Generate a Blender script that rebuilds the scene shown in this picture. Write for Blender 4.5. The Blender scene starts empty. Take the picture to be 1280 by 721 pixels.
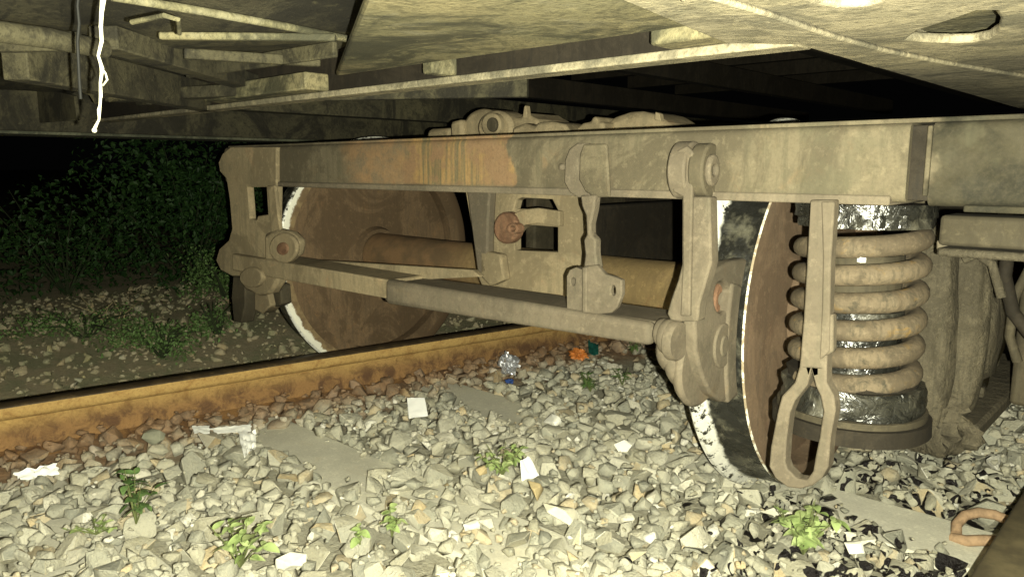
import bpy, bmesh, math, random
import numpy as np
from mathutils import Vector, Matrix, noise as mnoise
random.seed(7); rng = np.random.default_rng(7)
S = bpy.context.scene; C = S.collection

# ------------------------------------------------------------------ camera, world, flash, exposure
FPX = 950.0                      # focal length in pixels of a 1280 px wide picture
CAM = Vector((1.603, -1.843, 0.338)); YAW = 0.748; PITCH = 0.157
cy, sy, cp, sp = math.cos(YAW), math.sin(YAW), math.cos(PITCH), math.sin(PITCH)
FWD = Vector((-sy*cp, cy*cp, -sp)); RIGHT = Vector((cy, sy, 0)); UP = RIGHT.cross(FWD)
cam = bpy.data.cameras.new('camera'); co = bpy.data.objects.new('camera', cam); C.objects.link(co)
cam.sensor_width = 36; cam.lens = 36*FPX/1280; cam.clip_start = 0.01; cam.clip_end = 500
co.matrix_world = Matrix((( RIGHT.x, UP.x, -FWD.x, CAM.x), (RIGHT.y, UP.y, -FWD.y, CAM.y), (RIGHT.z, UP.z, -FWD.z, CAM.z), (0,0,0,1)))
S.camera = co
world = bpy.data.worlds.new('World'); S.world = world; world.use_nodes = True
bg = world.node_tree.nodes['Background']; bg.inputs[0].default_value = (0.5, 0.52, 0.5, 1); bg.inputs[1].default_value = 0.001
fl = bpy.data.lights.new('phone_flash', 'POINT'); fl.energy = 190; fl.color = (1.0, 0.985, 0.76); fl.shadow_soft_size = 0.004
fo = bpy.data.objects.new('phone_flash', fl); C.objects.link(fo)      # the phone's own flash, beside its lens
fo.location = CAM + RIGHT*0.038 - UP*0.016
S.view_settings.view_transform = 'Standard'; S.view_settings.look = 'None'
S.view_settings.exposure = 0.75; S.view_settings.gamma = 1

# measuring helpers: where a line of sight meets a real plane of the place
def ray(x, y): return FWD + RIGHT*((x-640)/FPX) - UP*((y-360.5)/FPX)
def onz(x, y, z): d = ray(x, y); return CAM + d*((z-CAM.z)/d.z)
def ony(x, y, Y): d = ray(x, y); return CAM + d*((Y-CAM.y)/d.y)
def onx(x, y, X): d = ray(x, y); return CAM + d*((X-CAM.x)/d.x)
def px(P):
    d = Vector(P)-CAM; z = d.dot(FWD)
    return 640+FPX*d.dot(RIGHT)/z, 360.5-FPX*d.dot(UP)/z, z

# ------------------------------------------------------------------ materials
class NT:
    def __init__(s, name):
        s.m = bpy.data.materials.new(name); s.m.use_nodes = True; s.t = s.m.node_tree
        s.b = s.t.nodes['Principled BSDF']; s.g = s.n('ShaderNodeNewGeometry'); s.pos = s.g.outputs['Position']
    def n(s, k, **kw):
        o = s.t.nodes.new(k)
        for a, v in kw.items(): setattr(o, a, v)
        return o
    def l(s, a, b): s.t.links.new(a, b)
    def noise(s, scale, detail=4, rough=.55, vec=None, dist=0.):
        o = s.n('ShaderNodeTexNoise'); o.inputs['Scale'].default_value = scale; o.inputs['Detail'].default_value = detail
        o.inputs['Roughness'].default_value = rough; o.inputs['Distortion'].default_value = dist
        s.l(vec or s.pos, o.inputs['Vector']); return o.outputs['Fac']
    def stretch(s, v):
        o = s.n('ShaderNodeVectorMath', operation='MULTIPLY'); s.l(s.pos, o.inputs[0]); o.inputs[1].default_value = v; return o.outputs[0]
    def ramp(s, fac, a, b, lo=0., hi=1.):
        o = s.n('ShaderNodeMapRange'); o.interpolation_type = 'SMOOTHSTEP'
        o.inputs[1].default_value = a; o.inputs[2].default_value = b; o.inputs[3].default_value = lo; o.inputs[4].default_value = hi
        s.l(fac, o.inputs[0]); return o.outputs[0]
    def math(s, op, a, b=None):
        o = s.n('ShaderNodeMath', operation=op)
        for i, v in enumerate((a, b)):
            if v is None: continue
            if isinstance(v, (int, float)): o.inputs[i].default_value = v
            else: s.l(v, o.inputs[i])
        return o.outputs[0]
    def mix(s, fac, a, b):
        o = s.n('ShaderNodeMix', data_type='RGBA')
        for i, v in ((0, fac), (6, a), (7, b)):
            if isinstance(v, (int, float)): o.inputs[i].default_value = v
            elif isinstance(v, tuple): o.inputs[i].default_value = (*v, 1)
            else: s.l(v, o.inputs[i])
        return o.outputs[2]
    def mixf(s, fac, a, b):
        o = s.n('ShaderNodeMix', data_type='FLOAT')
        for i, v in ((0, fac), (2, a), (3, b)):
            if isinstance(v, (int, float)): o.inputs[i].default_value = v
            else: s.l(v, o.inputs[i])
        return o.outputs[0]
    def sep(s, v=None):
        o = s.n('ShaderNodeSeparateXYZ'); s.l(v or s.pos, o.inputs[0]); return o.outputs
    def scale(s, col, f):
        o = s.n('ShaderNodeVectorMath', operation='SCALE'); s.l(col, o.inputs[0]); o.inputs['Scale'].default_value = f; return o.outputs[0]
    def bump(s, h, dist, strength=1.):
        o = s.n('ShaderNodeBump'); o.inputs['Distance'].default_value = dist; o.inputs['Strength'].default_value = strength
        s.l(h, o.inputs['Height']); s.l(o.outputs[0], s.b.inputs['Normal'])
    def out(s, col, rough=.9, metal=0., spec=.3):
        for k, v in (('Base Color', col), ('Roughness', rough), ('Metallic', metal), ('Specular IOR Level', spec)):
            i = s.b.inputs[k]
            if isinstance(v, tuple): i.default_value = (*v, 1)
            elif isinstance(v, (int, float)): i.default_value = v
            else: s.l(v, i)
        return s.m

ALB = {'dusty_beam': .57, 'dust_caked_steel': .52, 'dusty_spring_steel': .46, 'weathered_concrete': 1.15, 'caked_axlebox': .55, 'dusty_wheel_face': 1.05, 'dusty_brown_steel': 1.45, 'brown_wheel_disc': 1.0, 'rusty_dusty_axle': .95, 'greasy_and_shade_dark_steel': .8}
def dusty(name, dust=(.40,.36,.25), dark=(.13,.12,.09), rust=(.36,.2,.09), darkamt=.5, rustamt=.35, scale=1., extra=None, bump=.0016, spots=0.):
    k = NT(name); dust = tuple(c*q for c, q in zip(dust, (.90,.84,.80)))
    f1 = k.noise(5*scale, 6, .6); f2 = k.noise(19*scale, 5, .65, dist=.4); f3 = k.noise(9*scale+3, 5, .7, dist=.8); f4 = k.noise(160, 3, .7)
    col = k.mix(k.ramp(f1, .35, .75), dust, tuple(.8*c for c in dust))
    col = k.mix(k.math('MULTIPLY', k.ramp(f2, .52, .74), darkamt), col, dark)
    col = k.mix(k.math('MULTIPLY', k.ramp(f3, .56, .72), rustamt), col, rust)
    fs = k.noise(1, 5, .65, vec=k.stretch((60*scale, 60*scale, 6*scale)))
    fd = k.noise(3.3*scale, 7, .7, dist=1.1)
    col = k.mix(k.math('MULTIPLY', k.ramp(fs, .46, .64), .5*min(1, darkamt*1.8)), col, dark)
    col = k.mix(k.math('MULTIPLY', k.ramp(fd, .46, .56), .75*min(1, darkamt*1.6)), col, tuple(.5*c for c in dust))
    f5 = k.noise(48*scale, 4, .75)
    col = k.mix(k.math('MULTIPLY', k.ramp(f5, .54, .66), .28), col, tuple(min(1, 1.5*c) for c in dust))
    if extra: col = extra(k, col)
    col = k.mix(k.math('MULTIPLY', k.ramp(f4, .4, .75), .30), col, tuple(.45*c for c in dust))
    col = k.scale(col, ALB.get(name, .77))
    h = k.math('ADD', k.math('MULTIPLY', f4, .35), k.math('MULTIPLY', f2, .9))
    k.bump(h, bump)
    return k.out(col, k.ramp(f2, .3, .8, .78, .97), 0, .22)

def beam_extra(k, col):
    x, y, z = k.sep()
    w = k.noise(14, 4, .6)
    xs = k.math('ADD', x, k.math('MULTIPLY', w, .16))
    a = k.math('MULTIPLY', k.ramp(xs, BEAM_R0, BEAM_R0+.12), k.ramp(xs, BEAM_R1, BEAM_R1+.015, 1, 0))
    streak = k.noise(1, 3, .6, vec=k.stretch((70, 8, 3)))
    front = k.ramp(z, .293, .303)
    st = k.mix(k.ramp(streak, .42, .62), (.58,.35,.13), (.22,.18,.09))
    st = k.mix(k.ramp(k.noise(13, 5, .65), .42, .6), st, (.4,.23,.12)); st = k.mix(k.ramp(xs, BEAM_R1-.33, BEAM_R1-.42), st, k.mix(k.ramp(k.noise(15, 5, .7), .38, .62), (.5,.29,.14), (.28,.21,.13)))
    col = k.mix(k.math('MULTIPLY', k.math('MULTIPLY', a, front), .62), col, st)
    d = k.ramp(xs, X1+.09, X1+.12)                                     # old oil film on the outer end
    oil = k.mix(k.ramp(k.noise(8, 5, .7, dist=1), .4, .65), (.012,.013,.008), (.05,.044,.026))
    col = k.mix(k.math('MULTIPLY', d, .9), col, oil)
    g = k.math('MULTIPLY', k.ramp(k.noise(9, 4, .6), .5, .66), k.ramp(x, .95, 1.1))
    return k.mix(k.math('MULTIPLY', g, .55), col, (.15,.14,.09))
def axle_extra(k, col):
    x, y, z = k.sep(); return k.mix(k.ramp(x, -.15, -.4), col, k.mix(k.ramp(k.noise(12, 5, .6), .4, .65), (.19,.115,.06), (.12,.08,.045)))
X1 = ony(1135, 200, -.58).x
BEAM_R0 = ony(425, 205, -.58).x + .06; BEAM_R1 = ony(640, 205, -.58).x + .07
M = {}
M['beam'] = dusty('dusty_beam', (.25,.225,.155), (.12,.11,.07), darkamt=.65, rustamt=.25, extra=beam_extra)
M['dust'] = dusty('dust_caked_steel', (.315,.28,.21), (.18,.165,.115), (.36,.24,.12), darkamt=.4, rustamt=.3)
M['dust_far'] = dusty('dusty_brown_steel', (.215,.185,.12), (.11,.095,.06), (.24,.14,.075), darkamt=.55, rustamt=.4)
M['spring'] = dusty('dusty_spring_steel', (.31,.26,.18), (.075,.07,.05), (.42,.25,.06), darkamt=1.1, rustamt=.9, scale=2.2)
M['axle'] = dusty('rusty_dusty_axle', (.27,.205,.10), (.13,.09,.05), (.22,.11,.05), darkamt=.5, rustamt=.6, extra=axle_extra)
M['rust_hub'] = dusty('orange_rust', (.27,.16,.10), (.14,.10,.065), (.34,.17,.085), darkamt=.6, rustamt=.7, scale=3)
M['disc'] = dusty('brown_wheel_disc', (.185,.133,.08), (.09,.066,.043), (.25,.14,.065), darkamt=.7, rustamt=.6)
M['disc_near'] = dusty('dusty_wheel_face', (.21,.155,.105), (.11,.085,.06), (.18,.1,.065), darkamt=.5, rustamt=.4)
M['dark'] = dusty('greasy_and_shade_dark_steel', (.035,.03,.021), (.012,.011,.009), (.05,.035,.02), darkamt=.8)  # grease on open parts, painted-in shade on recessed ones
M['dark2'] = dusty('sooty_steel', (.10,.09,.06), (.035,.03,.022), (.12,.08,.045), darkamt=.8)
M['cake'] = dusty('caked_axlebox', (.17,.155,.11), (.055,.05,.035), (.17,.14,.085), darkamt=.7, rustamt=.3, scale=2.2, bump=.008)

def under_mat(name, a, b, c, dk):
    k = NT(name)
    f1 = k.noise(2.2, 6, .6, dist=.6); f2 = k.noise(11, 6, .7, dist=.9); f3 = k.noise(3.1, 5, .7, vec=k.stretch((1,1.7,1)), dist=1.2); f4 = k.noise(95, 3, .75)
    col = k.mix(k.ramp(f1, .36, .66), a, b)
    col = k.mix(k.math('MULTIPLY', k.ramp(f2, .5, .68), .75), col, c)
    col = k.mix(k.math('MULTIPLY', k.ramp(f3, .47, .6), .85), col, dk)
    col = k.mix(k.math('MULTIPLY', k.ramp(k.noise(5.5, 6, .7, dist=1.5), .5, .6), .55), col, dk)
    f5 = k.noise(26, 6, .75, dist=.4)
    col = k.mix(k.math('MULTIPLY', k.ramp(f5, .5, .66), .55), col, tuple(.3*v for v in a))
    col = k.mix(k.math('MULTIPLY', k.ramp(f5, .42, .3), .4), col, tuple(min(1, 1.5*v) for v in b))
    col = k.mix(k.math('MULTIPLY', k.ramp(f4, .48, .72), .6), col, tuple(.3*v for v in a))
    k.bump(k.math('ADD', k.math('MULTIPLY', f4, .6), k.math('MULTIPLY', f5, .5)), .004)
    col = k.scale(col, .72)
    return k.out(col, .85, 0, .3)
M['under'] = under_mat('grimy_underframe', (.20,.185,.105), (.34,.29,.16), (.27,.25,.17), (.04,.04,.025))
M['under_pale'] = under_mat('pale_grimy_underframe', (.33,.29,.19), (.40,.35,.24), (.22,.2,.13), (.13,.12,.085))
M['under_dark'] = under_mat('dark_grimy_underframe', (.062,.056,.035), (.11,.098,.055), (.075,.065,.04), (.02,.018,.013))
M['under_green'] = under_mat('green_grey_underframe', (.13,.135,.09), (.17,.165,.11), (.11,.11,.075), (.06,.065,.045))

def oily(name, polished=False, dust=.25):
    k = NT(name)
    f1 = k.noise(38, 3, .6, dist=1.2); f2 = k.noise(95, 3, .7); d = k.noise(15, 4, .6)
    col = k.mix(k.math('MULTIPLY', k.ramp(d, .5, .75), dust*2), (.012,.012,.01), (.13,.12,.085))
    rough = k.ramp(d, .45, .75, .27, .55)
    k.bump(k.math('ADD', f1, k.math('MULTIPLY', f2, .1)), .006)
    return k.out(col, rough, 0, 1.)
M['oil'] = oily('wet_black_grease')

def tyre_mat():
    k = NT('tyre_tread')                       # tread black with grease, flange worn bright, chipped pale edges
    x, y, z = k.sep(); ax = k.math('ABSOLUTE', x)
    n = k.noise(22, 3, .6); nf = k.noise(80, 3, .7)
    col = k.mix(k.ramp(k.noise(17, 4, .65), .48, .7), (.014,.014,.012), (.1,.095,.07))
    edge = k.math('ADD', ax, k.math('MULTIPLY', n, .03))
    br = k.math('MULTIPLY', k.ramp(edge, .852, .862, 1, 0), k.ramp(k.noise(36, 5, .7), .40, .47))
    col = k.mix(br, col, (.78,.77,.7))
    k.bump(k.math('ADD', n, k.math('MULTIPLY', nf, .3)), .006)
    return k.out(col, k.mixf(br, k.ramp(n, .4, .6, .14, .4), .45), k.mixf(br, 0., .25), .7)
M['tread'] = tyre_mat()
def bias(k):
    x, y, z = k.sep(); return k.math('MULTIPLY', k.ramp(y, -.30, -.05, 1, 0), k.ramp(x, 0, -.1, 0, .09))
def chip_mat(name, base, lo, hi):
    k = NT(name)
    n = k.noise(34, 6, .75, dist=.5); n2 = k.noise(150, 3, .7)
    col = k.mix(k.ramp(k.math('ADD', k.math('ADD', n, k.math('MULTIPLY', n2, .12)), bias(k)), lo, hi), base, (.74,.73,.62))
    k.bump(n, .004)
    return k.out(col, .6, 0, .4)
M['chip_edge'] = chip_mat('chipped_edge', (.3,.24,.16), .52, .6)
k = NT('chipped_rim_paint'); x, y, z = k.sep(); rr_ = k.math('SQRT', k.math('ADD', k.math('MULTIPLY', y, y), k.math('MULTIPLY', z, z)))
n = k.noise(20, 5, .7, dist=.5); w_ = k.ramp(y, -.22, -.02, 1, 0)
ed = k.ramp(k.math('ADD', rr_, k.math('MULTIPLY', n, .05)), .455, .462)
col = k.mix(k.math('MULTIPLY', w_, .8), (.10,.066,.038), k.mix(k.ramp(k.noise(30, 5), .4, .6), (.26,.19,.1), (.16,.11,.06)))
M['chip_rim'] = k.out(k.mix(k.math('MULTIPLY', ed, k.math('ADD', k.math('MULTIPLY', w_, .9), .0)), col, (.78,.77,.66)), .7, 0, .3)
M['rim_plain'] = M['disc']

def simple(name, col, rough=.8, var=.3, scale=20, spec=.3, metal=0., b=0.):
    k = NT(name); f = k.noise(scale, 5, .65)
    c = k.mix(k.ramp(f, .35, .7), col, tuple(v*(1-var) for v in col))
    if b: k.bump(f, b)
    return k.out(c, rough, metal, spec)
M['paper'] = simple('white_paper', (.92,.92,.9), .7, .06)
M['plastic'] = simple('white_plastic', (.9,.9,.86), .4, .15)
M['foil'] = simple('silver_foil', (.75,.76,.8), .28, .4, 40, metal=.75)
M['orange'] = simple('orange_wrapper', (.72,.25,.06), .35, .3)
M['teal'] = simple('teal_plastic', (.02,.14,.11), .5)
M['blue'] = simple('blue_plastic', (.04,.09,.3), .5)
M['rope'] = simple('white_cord', (.8,.77,.62), .8, .12, 90)
M['cable'] = simple('black_cable', (.008,.008,.007), .7)
M['soil'] = simple('dirt', (.17,.14,.09), .95, .5, 18, b=.01)
M['clip'] = simple('rusty_clip', (.3,.2,.12), .85, .35, 60, b=.002)
M['concrete'] = dusty('weathered_concrete', (.62,.64,.55), (.5,.47,.37), (.5,.44,.32), darkamt=.12, rustamt=.35, bump=.0015)
def leafmat(name, a, b):
    k = NT(name); oi = k.n('ShaderNodeObjectInfo'); r = k.math('FRACT', k.math('ADD', k.g.outputs['Random Per Island'], oi.outputs['Random']))
    c = k.mix(r, a, b); c = k.mix(k.ramp(k.noise(60, 3), .45, .7), c, tuple(.6*v for v in a))
    k.b.inputs['Subsurface Weight'].default_value = 0
    return k.out(c, .6, 0, .3)
M['leaf'] = leafmat('weed_leaf', (.22,.30,.10), (.34,.40,.18))
M['leaf_dark'] = leafmat('dark_leaf', (.07,.13,.035), (.13,.21,.07))
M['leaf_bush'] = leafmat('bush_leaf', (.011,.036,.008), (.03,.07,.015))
M['stem'] = simple('green_stem', (.12,.14,.05), .8)
M['stem_dark'] = simple('dark_stem', (.025,.035,.014), .9)
M['dry'] = simple('dry_stalk', (.4,.34,.18), .9)

RA = Vector((-.795, -1.34)); RB = Vector((-.485, .34)); RD = (RB-RA).normalized(); RN = Vector((RD.y, -RD.x))   # far rail line, RN points to the track
def rail_dist(k):
    x, y, z = k.sep()
    return k.math('ADD', k.math('MULTIPLY', k.math('SUBTRACT', x, RA.x), RN.x), k.math('MULTIPLY', k.math('SUBTRACT', y, RA.y), RN.y))
def rail_mat(name, head=(.50,.33,.12)):
    k = NT(name); x, y, z = k.sep()
    f = k.noise(17, 6, .7, dist=.6); f2 = k.noise(7, 5, .65, dist=.8); f3 = k.noise(130, 3, .7)
    top = k.mix(k.ramp(f, .42, .75), head, (.32,.18,.06))
    bot = k.mix(k.ramp(f, .4, .62), (.30,.17,.07), (.12,.065,.035))
    h = k.math('ADD', z, k.math('MULTIPLY', f2, .06))
    col = k.mix(k.ramp(h, -.37, -.30), bot, top)
    col = k.mix(k.math('MULTIPLY', k.ramp(f3, .45, .7), .35), col, (.16,.08,.03))
    k.bump(k.math('ADD', f, k.math('MULTIPLY', f3, .5)), .004)
    return k.out(k.scale(col, .85), .88, 0, .25)
M['rail'] = rail_mat('rusty_rail_side')
k = NT('dull_rail_top'); M['railtop'] = k.out(k.mix(k.ramp(k.noise(24, 5, .7), .4, .7), (.05,.035,.02), (.1,.07,.035)), .55, .3, .4)
k = NT('dusty_rail_top'); M['railtop_near'] = k.out(k.mix(k.ramp(k.noise(9, 5, .7), .4, .65), (.08,.066,.04), (.14,.115,.065)), .6, .2, .4)

def ground_stain(k, col):
    d = rail_dist(k); n = k.noise(9, 5, .65, dist=.6)
    x, y, z = k.sep()
    near = k.ramp(k.math('ADD', d, k.math('MULTIPLY', n, .30)), .26, .50, 1, 0)
    side = k.ramp(d, -.06, -.02)
    rusty = k.mix(k.ramp(k.noise(21, 5, .7), .4, .66), (.26,.14,.065), (.15,.085,.045))
    col = k.mix(k.math('MULTIPLY', k.math('MULTIPLY', near, side), .85), col, rusty)
    far = k.ramp(d, -.05, -.3)                                     # dirtier and mossier outside the track
    col = k.mix(k.math('MULTIPLY', far, .66), col, k.mix(k.ramp(n, .4, .62), (.33,.26,.15), (.2,.2,.09)))
    dx = k.math('SUBTRACT', x, 1.12); dy = k.math('SUBTRACT', y, -.12)
    rr = k.math('SQRT', k.math('ADD', k.math('MULTIPLY', dx, dx), k.math('MULTIPLY', k.math('MULTIPLY', dy, dy), .45)))
    v = k.noise(25, 2, .5, dist=.9)
    thr = k.math('ADD', v, k.ramp(rr, .1, .72, .06, -.2))
    oil = k.ramp(thr, .605, .635)
    dull = k.math('MULTIPLY', k.ramp(rr, .15, .5, 1, 0), .25)
    col = k.mix(dull, col, (.13,.125,.085))
    return k.mix(oil, col, (.01,.008,.008)), oil
def stone_mat():
    k = NT('ballast_stone'); oi = k.n('ShaderNodeObjectInfo')
    r = k.math('FRACT', k.math('ADD', k.math('MULTIPLY', k.g.outputs['Random Per Island'], 7.31), k.math('MULTIPLY', oi.outputs['Random'], 3.7)))
    cr = k.n('ShaderNodeValToRGB'); cr.color_ramp.interpolation = 'CONSTANT'; e = cr.color_ramp.elements
    cols = [(.0,(.42,.405,.32)),(.15,(.32,.315,.255)),(.27,(.47,.445,.34)),(.40,(.38,.375,.30)),(.50,(.49,.41,.27)),(.56,(.26,.26,.215)),(.61,(.45,.435,.35)),(.73,(.52,.50,.40)),(.81,(.35,.33,.245)),(.88,(.62,.59,.48)),(.94,(.56,.45,.27)),(.965,(.78,.76,.67))]
    while len(e) < len(cols): e.new(.5)
    for i, (p, c) in enumerate(cols): e[i].position = p; e[i].color = (*c, 1)
    k.l(r, cr.inputs[0])
    f = k.noise(30, 5, .7); f2 = k.noise(160, 4, .75)
    col = k.mix(k.math('MULTIPLY', k.ramp(f, .38, .66), .55), cr.outputs[0], (.43,.41,.32))
    col = k.mix(k.math('MULTIPLY', k.ramp(f2, .5, .75), .4), col, (.12,.115,.085))
    col, oil = ground_stain(k, col)
    k.bump(k.math('ADD', f2, k.math('MULTIPLY', f, 1.5)), .005)
    return k.out(col, k.mixf(oil, .88, .25), 0, .3)
M['stone'] = stone_mat()
def ground_mat():
    k = NT('ballast_dirt'); f = k.noise(60, 5, .75); f2 = k.noise(12, 5, .65)
    col = k.mix(k.ramp(f, .4, .65), (.46,.44,.34), (.32,.30,.23))
    col = k.mix(k.math('MULTIPLY', k.ramp(f2, .45, .7), .5), col, (.4,.37,.28))
    col, oil = ground_stain(k, col)
    k.bump(f, .012)
    return k.out(col, k.mixf(oil, .95, .3), 0, .25)
M['ground'] = ground_mat()

# ------------------------------------------------------------------ object helpers
def tag(o, label=None, cat=None, group=None, kind=None):
    if label: o['label'] = label
    if cat: o['category'] = cat
    if group: o['group'] = group
    if kind: o['kind'] = kind
    return o
def thing(name, loc, label, cat, group=None):
    o = bpy.data.objects.new(name, None); o.empty_display_size = .05; C.objects.link(o); o.location = loc
    return tag(o, label, cat, group)
WL = {}
def wloc(o): return WL.get(o.name, o.location.copy()) if o else Vector((0,0,0))
def link(name, me, mat, parent=None, centre=True, smooth=None, bev=0, seg=2):
    """link a mesh whose vertices are in world metres; the origin moves to its middle"""
    n = len(me.vertices); a = np.empty(n*3); me.vertices.foreach_get('co', a); a = a.reshape(-1, 3)
    c = (a.min(0)+a.max(0))/2; a = a-c; me.vertices.foreach_set('co', a.ravel())
    o = bpy.data.objects.new(name, me); C.objects.link(o)
    if mat is not None:
        for m in (mat if isinstance(mat, (list, tuple)) else [mat]): me.materials.append(m)
    o.location = Vector(c)-wloc(parent)
    if parent: o.parent = parent
    WL[o.name] = Vector(c)
    if bev:
        md = o.modifiers.new('bevel', 'BEVEL'); md.width = bev; md.segments = seg; md.limit_method = 'ANGLE'; md.angle_limit = math.radians(40)
    if smooth or bev:
        me.shade_smooth() if smooth != 'flat' else None
        if smooth != 'flat': me.set_sharp_from_angle(angle=math.radians(38 if smooth in (None, True) else smooth))
    return o
def bmlink(name, bm, mat, parent=None, **kw):
    bmesh.ops.recalc_face_normals(bm, faces=bm.faces[:])
    me = bpy.data.meshes.new(name); bm.to_mesh(me); bm.free(); me.update(); return link(name, me, mat, parent, **kw)
def box(bm, x0, x1, y0, y1, z0, z1):
    v = [bm.verts.new(p) for p in ((x0,y0,z0),(x1,y0,z0),(x1,y1,z0),(x0,y1,z0),(x0,y0,z1),(x1,y0,z1),(x1,y1,z1),(x0,y1,z1))]
    for f in ((0,3,2,1),(4,5,6,7),(0,1,5,4),(1,2,6,5),(2,3,7,6),(3,0,4,7)): bm.faces.new([v[i] for i in f])
def bx(name, dims, mat, parent=None, bev=.003, **kw):
    bm = bmesh.new(); box(bm, *dims); return bmlink(name, bm, mat, parent, bev=bev, **kw)
def prism(bm, pts, vec, holes=()):
    """a flat outline (world points) given real thickness along vec; holes are cut through"""
    vec = Vector(vec)
    loops = [list(map(Vector, pts))]+[list(map(Vector, h)) for h in holes]
    edges = []; vs = []
    for lp in loops:
        v = [bm.verts.new(p) for p in lp]; vs.append(v)
        edges += [bm.edges.new((v[i], v[(i+1) % len(v)])) for i in range(len(v))]
    r = bmesh.ops.triangle_fill(bm, edges=edges, use_beauty=True)
    fs = [g for g in r['geom'] if isinstance(g, bmesh.types.BMFace)]
    if not holes and fs: 
        fs = bmesh.ops.dissolve_limit(bm, angle_limit=.02, verts=list({v for f in fs for v in f.verts}), edges=list({e for f in fs for e in f.edges}))['region']
        fs = [f for f in bm.faces if all(v in set(vs[0]) for v in f.verts)]
    ex = bmesh.ops.extrude_face_region(bm, geom=fs)
    bmesh.ops.translate(bm, verts=[g for g in ex['geom'] if isinstance(g, bmesh.types.BMVert)], vec=vec)
def platey(name, pixels, Y, d, mat, parent, holes=(), bev=.003, shift=(0,0,0)):
    bm = bmesh.new(); s = Vector(shift)
    prism(bm, [ony(*p, Y)+s for p in pixels], (0, d, 0), [[ony(*p, Y)+s for p in h] for h in holes]); return bmlink(name, bm, mat, parent, bev=bev)
def platex(name, pixels, X, d, mat, parent, holes=(), bev=.003):
    bm = bmesh.new(); prism(bm, [onx(*p, X) for p in pixels], (d, 0, 0), [[onx(*p, X) for p in h] for h in holes]); return bmlink(name, bm, mat, parent, bev=bev)
def tube(bm, pts, r, n=12, cap=True, flat=1.):
    pts = [Vector(p) for p in pts]; rings = []; rr = r if isinstance(r, (list, tuple)) else [r]*len(pts)
    T = [(pts[min(i+1, len(pts)-1)]-pts[max(i-1, 0)]).normalized() for i in range(len(pts))]
    a = T[0].orthogonal().normalized()
    for i, p in enumerate(pts):
        a = (a-T[i]*a.dot(T[i])).normalized(); b = T[i].cross(a)
        rings.append([bm.verts.new(p+(a*math.cos(t)+b*math.sin(t)*flat)*rr[i]) for t in [2*math.pi*k_/n for k_ in range(n)]])
    for i in range(len(rings)-1):
        for k_ in range(n): bm.faces.new((rings[i][k_], rings[i][(k_+1) % n], rings[i+1][(k_+1) % n], rings[i+1][k_]))
    if cap: bm.faces.new(rings[0][::-1]); bm.faces.new(rings[-1])
def tb(name, pts, r, mat, parent=None, n=12, **kw):
    bm = bmesh.new(); tube(bm, pts, r, n); return bmlink(name, bm, mat, parent, smooth=45, **kw)
def lathe_x(bm, prof, n=96, cyz=(0,0), closed=False):
    """turn a profile of (x, radius) about the line y,z = cyz"""
    rings = [[bm.verts.new((x, cyz[0]+r*math.cos(2*math.pi*k_/n), cyz[1]+r*math.sin(2*math.pi*k_/n))) for k_ in range(n)] for x, r in prof]
    m = len(rings)
    for i in range(m if closed else m-1):
        A, B = rings[i], rings[(i+1) % m]
        for k_ in range(n): bm.faces.new((A[k_], A[(k_+1) % n], B[(k_+1) % n], B[k_]))
    if not closed: bm.faces.new(rings[0]); bm.faces.new(rings[-1][::-1])
def ellipse(c, rx, ry, n=16, a0=0): return [(c[0]+rx*math.cos(a0+2*math.pi*i/n), c[1]+ry*math.sin(a0+2*math.pi*i/n)) for i in range(n)]

# ------------------------------------------------------------------ carriage underframe
ZB = .50
car = thing('railway_carriage', (.2, -.5, .46), 'underside of a grimy railway carriage hanging over the bogie', 'carriage')
yb = -.81
zt1 = ony(800, 67, yb).z; yp = -.86; zt = ony(800, 42, yp).z
bx('cross_member', (-1.5, 1.158, yb, yb+.02, ZB, zt1), M['under_pale'], car, bev=.003)
bx('cross_member_flange', (-1.5, 1.156, yb+.02, yb+.07, ZB+.003, ZB+.015), M['under_pale'], car, bev=.002)
bx('cross_member_web', (-1.5, 1.10, yb+.022, yb+.035, ZB+.016, .9), M['dark'], car, bev=0)  # near-black colour stands in for the shade inside the slot
for q, w_ in ((ony(552, 90, yb).x, .03), (ony(835, 50, yb).x, .3), (ony(405, 110, yb).x-.5, .5)): bx('slot_packing', (q, q+w_, yb-.05, yb+.015, zt1+.001, zt+.02), M['under'], car, bev=.004)
fy = yp
def sheet(name, x0, x1, y0, y1, z, mat, amp=.006, nx=60, ny=40, th=.01, parent=car, rag=0., hole=None):
    """rolled plate with real thickness, dents and optionally a ragged edge"""
    bm = bmesh.new(); g = []
    for j in range(ny+1):
        row = []
        for i in range(nx+1):
            x = x0+(x1-x0)*i/nx; y = y0+(y1-y0)*j/ny
            if rag and j == ny: y += rag*mnoise.noise((x*30, 3, 1))
            if rag and i == 0: x += rag*mnoise.noise((y*30, 7, 1))
            row.append(bm.verts.new((x, y, z+amp*mnoise.fractal((x*3.1, y*3.1, z*9), 1, 2, 3))))
        g.append(row)
    for j in range(ny):
        for i in range(nx): bm.faces.new((g[j][i], g[j][i+1], g[j+1][i+1], g[j+1][i]))
    ex = bmesh.ops.extrude_face_region(bm, geom=bm.faces[:]); bmesh.ops.translate(bm, verts=[v for v in ex['geom'] if isinstance(v, bmesh.types.BMVert)], vec=(0,0,th))
    return bmlink(name, bm, mat, parent, smooth=40)
a_, b_ = onz(458, 0, zt), onz(436, 97, zt)
bm = bmesh.new(); prism(bm, [(b_.x, yp, zt), (a_.x, a_.y, zt), (a_.x+.25, -2.3, zt), (1.3, -2.3, zt), (1.15, yp, zt)], (0, 0, .012)); bmlink('end_plate', bm, M['under'], car, bev=.004)
sheet('side_plate', -1.5, 1.2, -2.3, yp-.01, zt+.06, M['under_dark'], .03)
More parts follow.
